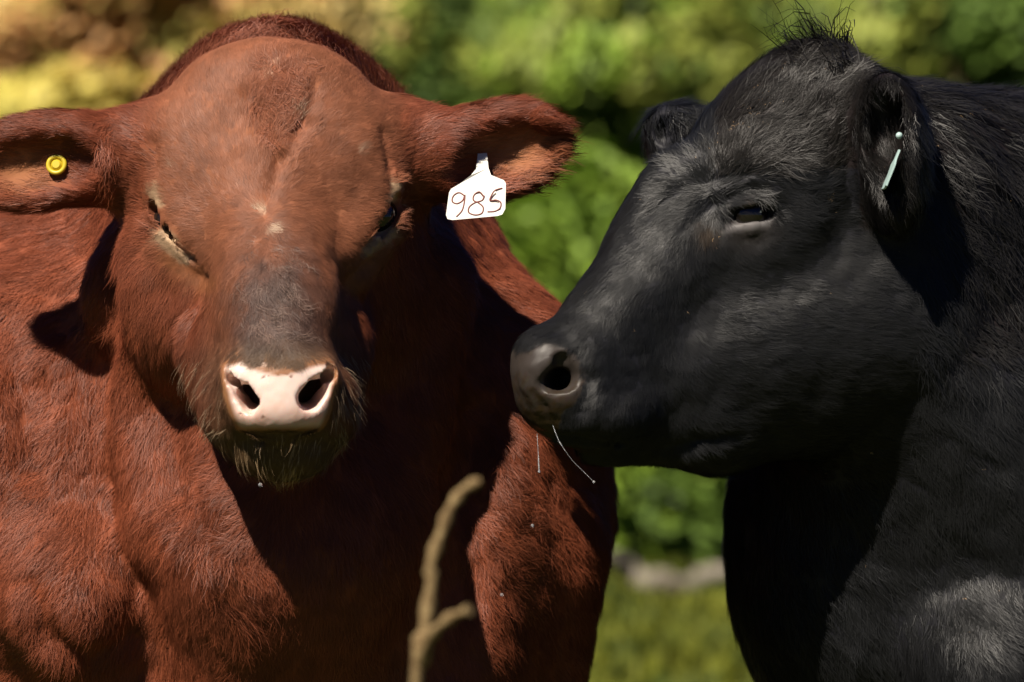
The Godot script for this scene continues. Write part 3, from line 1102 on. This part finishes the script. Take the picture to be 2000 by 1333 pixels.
func build_black_bull() -> void:
	var root := Node3D.new()
	root.name = "black_bull"
	add_child(root)
	tag(root, "black bull with its head turned in profile towards the red bull", "bull", "bulls standing side by side")
	var s := black_shape()
	var a := s.mesh(Vector3(-0.02, 0.62, -0.85), Vector3(1.05, 1.72, 0.25), HEAD_CELL)
	var b := s.mesh(Vector3(0.2, -0.05, -2.75), Vector3(2.1, 1.75, -0.8), 0.02)
	var legs := s.mesh(Vector3(0.2, -0.05, -0.85), Vector3(1.1, 0.64, 0.1), 0.016)
	var pts: PackedVector3Array = a[0]
	var idx: PackedInt32Array = a[1]
	var ns := normals_of(pts, idx)
	roughen(pts, ns, func(v): return 0.0045 if v.y > 760.0 else 0.007 if v.x > 1700.0 and v.z < 0.06 else 0.0035)
	var front := idx.size()
	for more in [b, legs]:
		var base := pts.size()
		pts.append_array(more[0])
		for i in more[1]: idx.append(i + base)
	ns = normals_of(pts, idx)
	var cols := PackedColorArray()
	cols.resize(pts.size())
	for i in pts.size():
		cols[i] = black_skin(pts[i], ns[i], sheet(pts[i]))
	var hide_list := PackedInt32Array()
	var pad_list := PackedInt32Array()
	for t in range(0, idx.size(), 3):
		var v := sheet(pts[idx[t]])
		if v.x < 1160.0 and black_pad(v) > 0.4: pad_list.append_array([idx[t], idx[t + 1], idx[t + 2]])
		else: hide_list.append_array([idx[t], idx[t + 1], idx[t + 2]])
	var hide := mat(1, 1, 1, 0.6, 0.4)
	hide.vertex_color_use_as_albedo = true
	var wet := mat(1, 1, 1, 0.46, 0.36)
	wet.vertex_color_use_as_albedo = true
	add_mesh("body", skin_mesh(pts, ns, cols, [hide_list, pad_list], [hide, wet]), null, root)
	var kinds := [lock_mesh(30, 0.45, 0.030, 0.05, 4, 3, 0.4), lock_mesh(30, 0.5, 0.028, 0.10, 5, 3, 0.4), lock_mesh(26, 0.4, 0.034, 0.14, 6, 3, 0.4)]
	var where := []
	var tints := []
	grow(pts, ns, idx.slice(0, front), black_zone, 7.0, kinds, where, tints)
	var hair := mat(1, 1, 1, 0.47, 0.39)
	hair.vertex_color_use_as_albedo = true
	for k in kinds.size():
		locks("coat", kinds[k], hair, where[k], tints[k], root)
	var iris := mat(0.010, 0.008, 0.007, 0.06, 0.6)
	add_mesh("eye", ball_mesh(0.0235, 32), iris, root).position = q(1466, 420, 0.088)
	var curls := [lock_mesh(12, 0.14, 0.030, 0.18, 41, 5), lock_mesh(10, 0.12, 0.032, 0.26, 42, 5)]
	var where2 := []
	var tints2 := []
	grow(pts, ns, idx.slice(0, front), black_tuft, 1.6, curls, where2, tints2)
	for k in curls.size(): locks("poll_tuft", curls[k], hair, where2[k], tints2[k], root)
	var bits := [lock_mesh(2, 0.3, 0.5, 0.1, 51, 2), lock_mesh(1, 0.1, 0.7, 0.0, 52, 2)]
	var where3 := []
	var tints3 := []
	grow(pts, ns, idx.slice(0, front), black_flecks, 4.0, bits, where3, tints3)
	for k in bits.size(): locks("hay_flecks", bits[k], hair, where3[k], tints3[k], root)
	# ear tag seen on its edge
	var card := PackedVector2Array()
	for p in [[-9, 0], [9, 0], [12, 20], [36, 32], [38, 76], [32, 82], [-32, 82], [-38, 76], [-36, 32], [-12, 20]]: card.append(Vector2(p[0], p[1]) * 0.001)
	var top := q(1757, 293, 0.155)
	var down := (q(1727, 366, 0.155) - top).normalized()
	var lie := func(p: Vector2) -> Vector3: return top + down * (p.y * 0.66) + Vector3(0.0, 0.0, 1.0) * p.x
	var pale := mat(0.42, 0.58, 0.56, 0.4)
	var badge := add_mesh("ear_tag", plate(card, lie, down.cross(Vector3(0, 0, 1)).normalized() * 0.0024), pale, root)
	badge.set_meta("label", "pale plastic ear tag seen edge on")
	add_mesh("stud", ball_mesh(0.0045, 14), pale, badge).position = q(1757, 265, 0.165)
	# threads of slobber
	var water := mat(0.9, 0.92, 0.95, 0.05)
	water.albedo_color.a = 0.25
	water.transparency = BaseMaterial3D.TRANSPARENCY_ALPHA
	water.refraction_enabled = true
	water.refraction_scale = 0.033
	for l in [[[1080, 832, 0.152], [1090, 858, 0.158], [1098, 872, 0.158], [1118, 900, 0.156], [1136, 918, 0.156], [1160, 942, 0.155]], [[1049, 848, 0.14], [1051, 880, 0.14], [1053, 922, 0.14]]]:
		var line := []
		for p in l: line.append(q(p[0], p[1], p[2]))
		line = smooth_line(line, 5)
		var rad := []
		for i in line.size(): rad.append(0.0009 if i in [7, 8, 9] else 0.0004 if i < 12 else 0.00025)
		var st := SurfaceTool.new()
		st.begin(Mesh.PRIMITIVE_TRIANGLES)
		tube(st, line, rad, 8)
		var o := add_mesh("slobber_thread", st.commit(), water, root)
		add_mesh("water_drop", ball_mesh(0.0017, 12), water, o).position = line[-1]

# ---------------------------------------------------------------- setting
func build_ground() -> void:
	var m := mat(1, 1, 1, 0.95, 0.2)
	var t := NoiseTexture2D.new()
	var f := FastNoiseLite.new()
	f.seed = 3
	f.frequency = 0.02
	f.fractal_octaves = 5
	t.noise = f
	t.width = 512
	t.height = 512
	t.seamless = true
	var g := Gradient.new()
	g.set_color(0, Color(0.030, 0.032, 0.012).linear_to_srgb())
	g.set_color(1, Color(0.085, 0.095, 0.022).linear_to_srgb())
	t.color_ramp = g
	m.albedo_texture = t
	m.uv1_triplanar = true
	m.uv1_world_triplanar = true
	m.uv1_scale = Vector3(0.35, 0.35, 0.35)
	var st := PlaneMesh.new()
	st.size = Vector2(400, 400)
	var o := add_mesh("ground", st, m, self)
	o.set_meta("kind", "structure")
	# grass
	var blades := SurfaceTool.new()
	blades.begin(Mesh.PRIMITIVE_TRIANGLES)
	for i in 11:
		var a := rng.randf() * TAU
		var r := Vector3(cos(a), 0, sin(a)) * rng.randf() * 0.06
		var d := Vector3(cos(a + rng.randf()), 0, sin(a + rng.randf()))
		var w := Vector3(-d.z, 0, d.x) * 0.006
		var h := rng.randf_range(0.05, 0.11)
		var mid := r + d * h * 0.2 + Vector3(0, h * 0.6, 0)
		var end := r + d * h * 0.6 + Vector3(0, h, 0)
		for p in [r - w, mid - w, r + w, r + w, mid - w, mid + w, mid - w, end, mid + w]: blades.add_vertex(p)
	blades.generate_normals()
	var gm := mat(1, 1, 1, 0.6, 0.3)
	gm.vertex_color_use_as_albedo = true
	gm.backlight_enabled = true
	gm.backlight = Color(0.5, 0.5, 0.3)
	var where := []
	var tints := PackedColorArray()
	for i in 22000:
		var z := -7.0 - 14.0 * rng.randf()
		var x := rng.randf_range(-1.2, 3.4) * (7.0 - z) / 18.0
		var s := rng.randf_range(0.7, 1.5)
		var k := 0.5 + 0.9 * noise.get_noise_3d(x * 3.5, 0.0, z * 1.1)
		if noise.get_noise_3d(x * 4.0 + 40.0, 0.0, z * 1.3) < -0.25: s *= 0.45
		var c := lin(0.03, 0.055, 0.008).lerp(lin(0.24, 0.25, 0.025), clampf(k * 1.4 - 0.2 + rng.randf_range(-0.2, 0.2), 0, 1))
		tints.append(c)
		where.append(Transform3D(Basis(Vector3.UP, rng.randf() * TAU).scaled(Vector3(s, s, s)), Vector3(x, 0, z)))
	locks("grass", blades.commit(), gm, where, tints, self)

func spray_mesh(n: int, leaf: float, seed_: int) -> ArrayMesh:
	var r := RandomNumberGenerator.new()
	r.seed = seed_
	var st := SurfaceTool.new()
	st.begin(Mesh.PRIMITIVE_TRIANGLES)
	for i in n:
		var c := Vector3(r.randf_range(-1, 1), r.randf_range(-1, 1), r.randf_range(-1, 1)) * 0.11
		var d := Vector3(r.randf_range(-1, 1), r.randf_range(-0.7, 0.5), r.randf_range(-1, 1)).normalized()
		var w := d.cross(Vector3(-0.37 + r.randf_range(-0.35, 0.35), 0.7 + r.randf_range(-0.3, 0.3), 0.6 + r.randf_range(-0.35, 0.35))).normalized()
		var l := leaf * r.randf_range(0.7, 1.2)
		var fold := d.cross(w) * l * 0.12
		var a := c
		var b := c + d * l * 0.5 + w * l * 0.32 + fold
		var e := c + d * l
		var f := c + d * l * 0.5 - w * l * 0.32 + fold
		for p in [a, b, e, a, e, f]: st.add_vertex(p)
	st.generate_normals()
	return st.commit()

var sprays := []
var leaf_mat: StandardMaterial3D
var bark: StandardMaterial3D

# a tree or bush: stems from the ground, limbs into the crown, and a crown of leaf sprays gathered in clumps
func leafy(called: String, label: String, category: String, group: String, x: float, y: float, z: float, rx: float, ry: float, tones: Array, amount: int, clumps: int, stems := 1) -> void:
	var c := q(x, y, z)
	var k := (EYE.z - z) / EYE.z / PER
	var root := Node3D.new()
	root.name = called
	add_child(root, true)
	root.position = Vector3(c.x, 0, c.z)
	tag(root, label, category, group)
	var mid := Vector3(0, c.y, 0)
	var size := Vector3(rx * k, ry * k, rx * k * 0.8)
	var centers := []
	for i in clumps:
		var d := Vector3(rng.randfn(), rng.randfn(), rng.randfn()).normalized()
		var p := mid + d * size * pow(rng.randf(), 0.4) * 0.85
		if p.y < 0.15: p.y = 0.15 + rng.randf() * 0.3
		centers.append(p)
	for s in stems:
		var st := SurfaceTool.new()
		st.begin(Mesh.PRIMITIVE_TRIANGLES)
		var foot := Vector3(rng.randf_range(-1, 1), 0, rng.randf_range(-1, 1)) * (0.0 if stems == 1 else size.x * 0.25)
		var thick := clampf(c.y * 0.035, 0.02, 0.11)
		var line := smooth_line([foot - Vector3(0, 0.05, 0), foot * 1.1 + Vector3(0.03, c.y * 0.4, 0), foot * 1.4 + Vector3(-0.02, c.y * 0.8, 0.02), foot * 1.8 + Vector3(0.02, c.y + size.y * 0.5, 0)], 4)
		var rad := []
		for i in line.size(): rad.append(thick * (1.1 - 0.85 * i / (line.size() - 1.0)))
		tube(st, line, rad, 7)
		for i in centers.size():
			if i % stems != s or rng.randf() < 0.4: continue
			var from: Vector3 = line[rng.randi_range(line.size() / 3, line.size() - 3)]
			tube(st, [from, from.lerp(centers[i], 0.5) + Vector3(0, 0.08, 0), centers[i]], [thick * 0.35, thick * 0.22, thick * 0.08], 5)
		add_mesh("trunk" if stems == 1 else "stem", st.commit(), bark, root)
	var where := []
	var tints := PackedColorArray()
	for i in int(amount * 1.7):
		var n := rng.randi() % centers.size()
		var r := minf(size.x, size.y) * (0.22 + 0.14 * fposmod(n * 0.618, 1.0))
		var p: Vector3 = centers[n] + Vector3(rng.randfn(), rng.randfn() * 0.8, rng.randfn()) * r * 0.5
		if p.y < 0.05: continue
		var s := rng.randf_range(0.7, 1.4)
		where.append(Transform3D(Basis.from_euler(Vector3(rng.randf_range(-0.35, 0.35), rng.randf_range(-0.5, 0.5), rng.randf_range(-0.35, 0.35))).scaled(Vector3(s, s, s)), p))
		var t: Color = tones[int(fposmod(n * 0.7548, 1.0) * tones.size())]
		if rng.randf() < 0.15: t = tones[rng.randi() % tones.size()]
		var g := rng.randf_range(0.75, 1.25)
		tints.append(Color(t.r * g, t.g * g, t.b * g))
	locks("crown", sprays[rng.randi() % sprays.size()], leaf_mat, where, tints, root)

func build_background() -> void:
	for i in 4: sprays.append(spray_mesh(18, 0.095, 60 + i))
	leaf_mat = mat(1, 1, 1, 0.55, 0.35)
	leaf_mat.vertex_color_use_as_albedo = true
	leaf_mat.backlight_enabled = true
	leaf_mat.backlight = Color(0.35, 0.35, 0.2)
	bark = mottled(lin(0.06, 0.045, 0.035), lin(0.15, 0.12, 0.09), 3.0, 0.9)
	var autumn := [lin(0.66, 0.46, 0.14), lin(0.62, 0.34, 0.13), lin(0.56, 0.50, 0.13), lin(0.50, 0.27, 0.11), lin(0.66, 0.50, 0.18)]
	var gold := [lin(0.60, 0.50, 0.11), lin(0.54, 0.47, 0.09), lin(0.48, 0.36, 0.08)]
	var deep := [lin(0.060, 0.113, 0.022), lin(0.090, 0.150, 0.030), lin(0.118, 0.195, 0.035)]
	var fresh := [lin(0.218, 0.342, 0.039), lin(0.258, 0.387, 0.044), lin(0.169, 0.274, 0.035)]
	var olive := [lin(0.238, 0.296, 0.049), lin(0.169, 0.251, 0.044), lin(0.298, 0.342, 0.061), lin(0.118, 0.170, 0.039)]
	var mid := [lin(0.130, 0.217, 0.035), lin(0.169, 0.274, 0.044), lin(0.090, 0.150, 0.030)]
	leafy("autumn_tree", "tree with yellow and orange autumn leaves behind the red bull's ear", "tree", "", 230, 30, -24, 430, 330, autumn, 12000, 220)
	leafy("autumn_shrub", "golden yellow shrub just above the ear with the yellow button", "shrub", "", 60, 330, -21, 260, 190, gold, 2000, 20, 3)
	leafy("dark_tree", "dark green tree right behind the red bull's neck crest", "tree", "", 735, 110, -27, 130, 330, deep + mid, 2600, 30)
	leafy("green_tree", "mid green tree above the white ear tag", "tree", "", 930, 60, -25, 170, 220, mid + olive, 2400, 24)
	leafy("olive_tree", "yellowish green tree between the heads of the two bulls", "tree", "", 1140, 130, -24, 170, 200, olive + fresh, 2400, 24)
	leafy("bright_bush", "bright green bush in the gap between the two heads", "bush", "", 1100, 520, -21, 230, 200, fresh, 3200, 30, 4)
	leafy("shaded_bush", "darker green bush behind the black bull's far ear", "bush", "", 1290, 270, -26, 150, 200, mid + deep, 2200, 22, 3)
	leafy("yellow_green_tree", "yellow green tree above the black bull's forehead", "tree", "", 1470, 60, -25, 200, 190, olive + fresh, 2600, 24)
	leafy("tan_bush", "tan and olive bush behind the black bull's poll", "bush", "", 1700, 110, -23, 130, 170, olive + [lin(0.19, 0.15, 0.06)], 1900, 20, 3)
	leafy("dark_green_tree", "dark green tree above the black bull's back", "tree", "", 1920, 40, -28, 230, 260, deep + mid, 3000, 30)
	leafy("low_bush", "low green bush seen below the black bull's jaw", "bush", "", 1310, 930, -18.5, 210, 190, mid + fresh, 2400, 26, 4)
	var order := ["leftmost", "second from the left", "third from the left", "fourth from the left", "fifth from the left", "fifth from the right", "fourth from the right", "third from the right", "second from the right", "rightmost"]
	for i in 10:
		leafy("distant_tree", order[i] + " dense tree of the dim back row", "tree", "trees of the back row", -1070 + i * 460, 330, -42, 330, 620, deep + mid, 3600, 44)
	# a dead bough on the grass
	var grey := mottled(lin(0.13, 0.11, 0.085), lin(0.30, 0.27, 0.21), 1.2, 0.9)
	var line := smooth_line([q(1110, 1040, -15.6), q(1190, 1086, -15.6), q(1232, 1118, -15.7), q(1270, 1142, -15.6), q(1300, 1136, -15.5), q(1336, 1154, -15.5), q(1372, 1128, -15.6), q(1420, 1118, -15.6), q(1520, 1080, -15.6)], 5)
	var rad := []
	for i in line.size(): rad.append(lerpf(0.026, 0.050, sin(PI * i / (line.size() - 1.0))) * (1.0 + 0.30 * sin(i * 1.7) * sin(i * 0.9 + 1.0)))
	var st := SurfaceTool.new()
	st.begin(Mesh.PRIMITIVE_TRIANGLES)
	tube(st, line, rad, 10)
	var log_ := Node3D.new()
	log_.name = "dead_bough"
	add_child(log_)
	tag(log_, "bleached grey dead bough lying in the grass between the bulls", "log")
	add_mesh("bough", st.commit(), grey, log_)
	var sb := SurfaceTool.new()
	sb.begin(Mesh.PRIMITIVE_TRIANGLES)
	tube(sb, smooth_line([q(1320, 1150, -15.5), q(1308, 1172, -15.3), q(1296, 1196, -15.1)], 3), [0.05, 0.05, 0.045, 0.042, 0.04, 0.036, 0.03], 8)
	add_mesh("broken_stub", sb.commit(), mat(0.06, 0.04, 0.03, 0.9), log_)

func build_twig() -> void:
	var root := Node3D.new()
	root.name = "dry_weed"
	add_child(root)
	tag(root, "dry tan weed stalk with a short side shoot in front of the red bull's chest", "stalk")
	var tan_ := mottled(lin(0.15, 0.095, 0.045), lin(0.34, 0.25, 0.12), 14.0, 0.8)
	var d := 1.9
	var stalk := smooth_line([Vector3(-0.13, -0.02, d - 0.1), Vector3(-0.11, 0.4, d - 0.05), q(812, 1345, d), q(828, 1240, d), q(842, 1140, d), q(842, 1100, d), q(862, 1040, d), q(880, 992, d), q(908, 955, d), q(938, 940, d)], 5)
	var rad := []
	for i in stalk.size():
		var t: float = i / (stalk.size() - 1.0)
		rad.append(lerpf(0.0062, 0.0040, t) * (1.0 + 0.5 * bump(absf(fposmod(t * 9.0, 1.0) - 0.5), 0.35)))
	var st := SurfaceTool.new()
	st.begin(Mesh.PRIMITIVE_TRIANGLES)
	tube(st, stalk, rad, 9)
	add_mesh("stem", st.commit(), tan_, root)
	var shoot := smooth_line([q(822, 1300, d), q(838, 1250, d + 0.02), q(856, 1226, d + 0.03), q(886, 1204, d + 0.04), q(916, 1192, d + 0.05)], 4)
	rad = []
	for i in shoot.size(): rad.append(lerpf(0.0058, 0.0045, i / (shoot.size() - 1.0)) * (1.0 + 0.3 * sin(i * 1.3)))
	st = SurfaceTool.new()
	st.begin(Mesh.PRIMITIVE_TRIANGLES)
	tube(st, shoot, rad, 9)
	add_mesh("side_shoot", st.commit(), tan_, root)
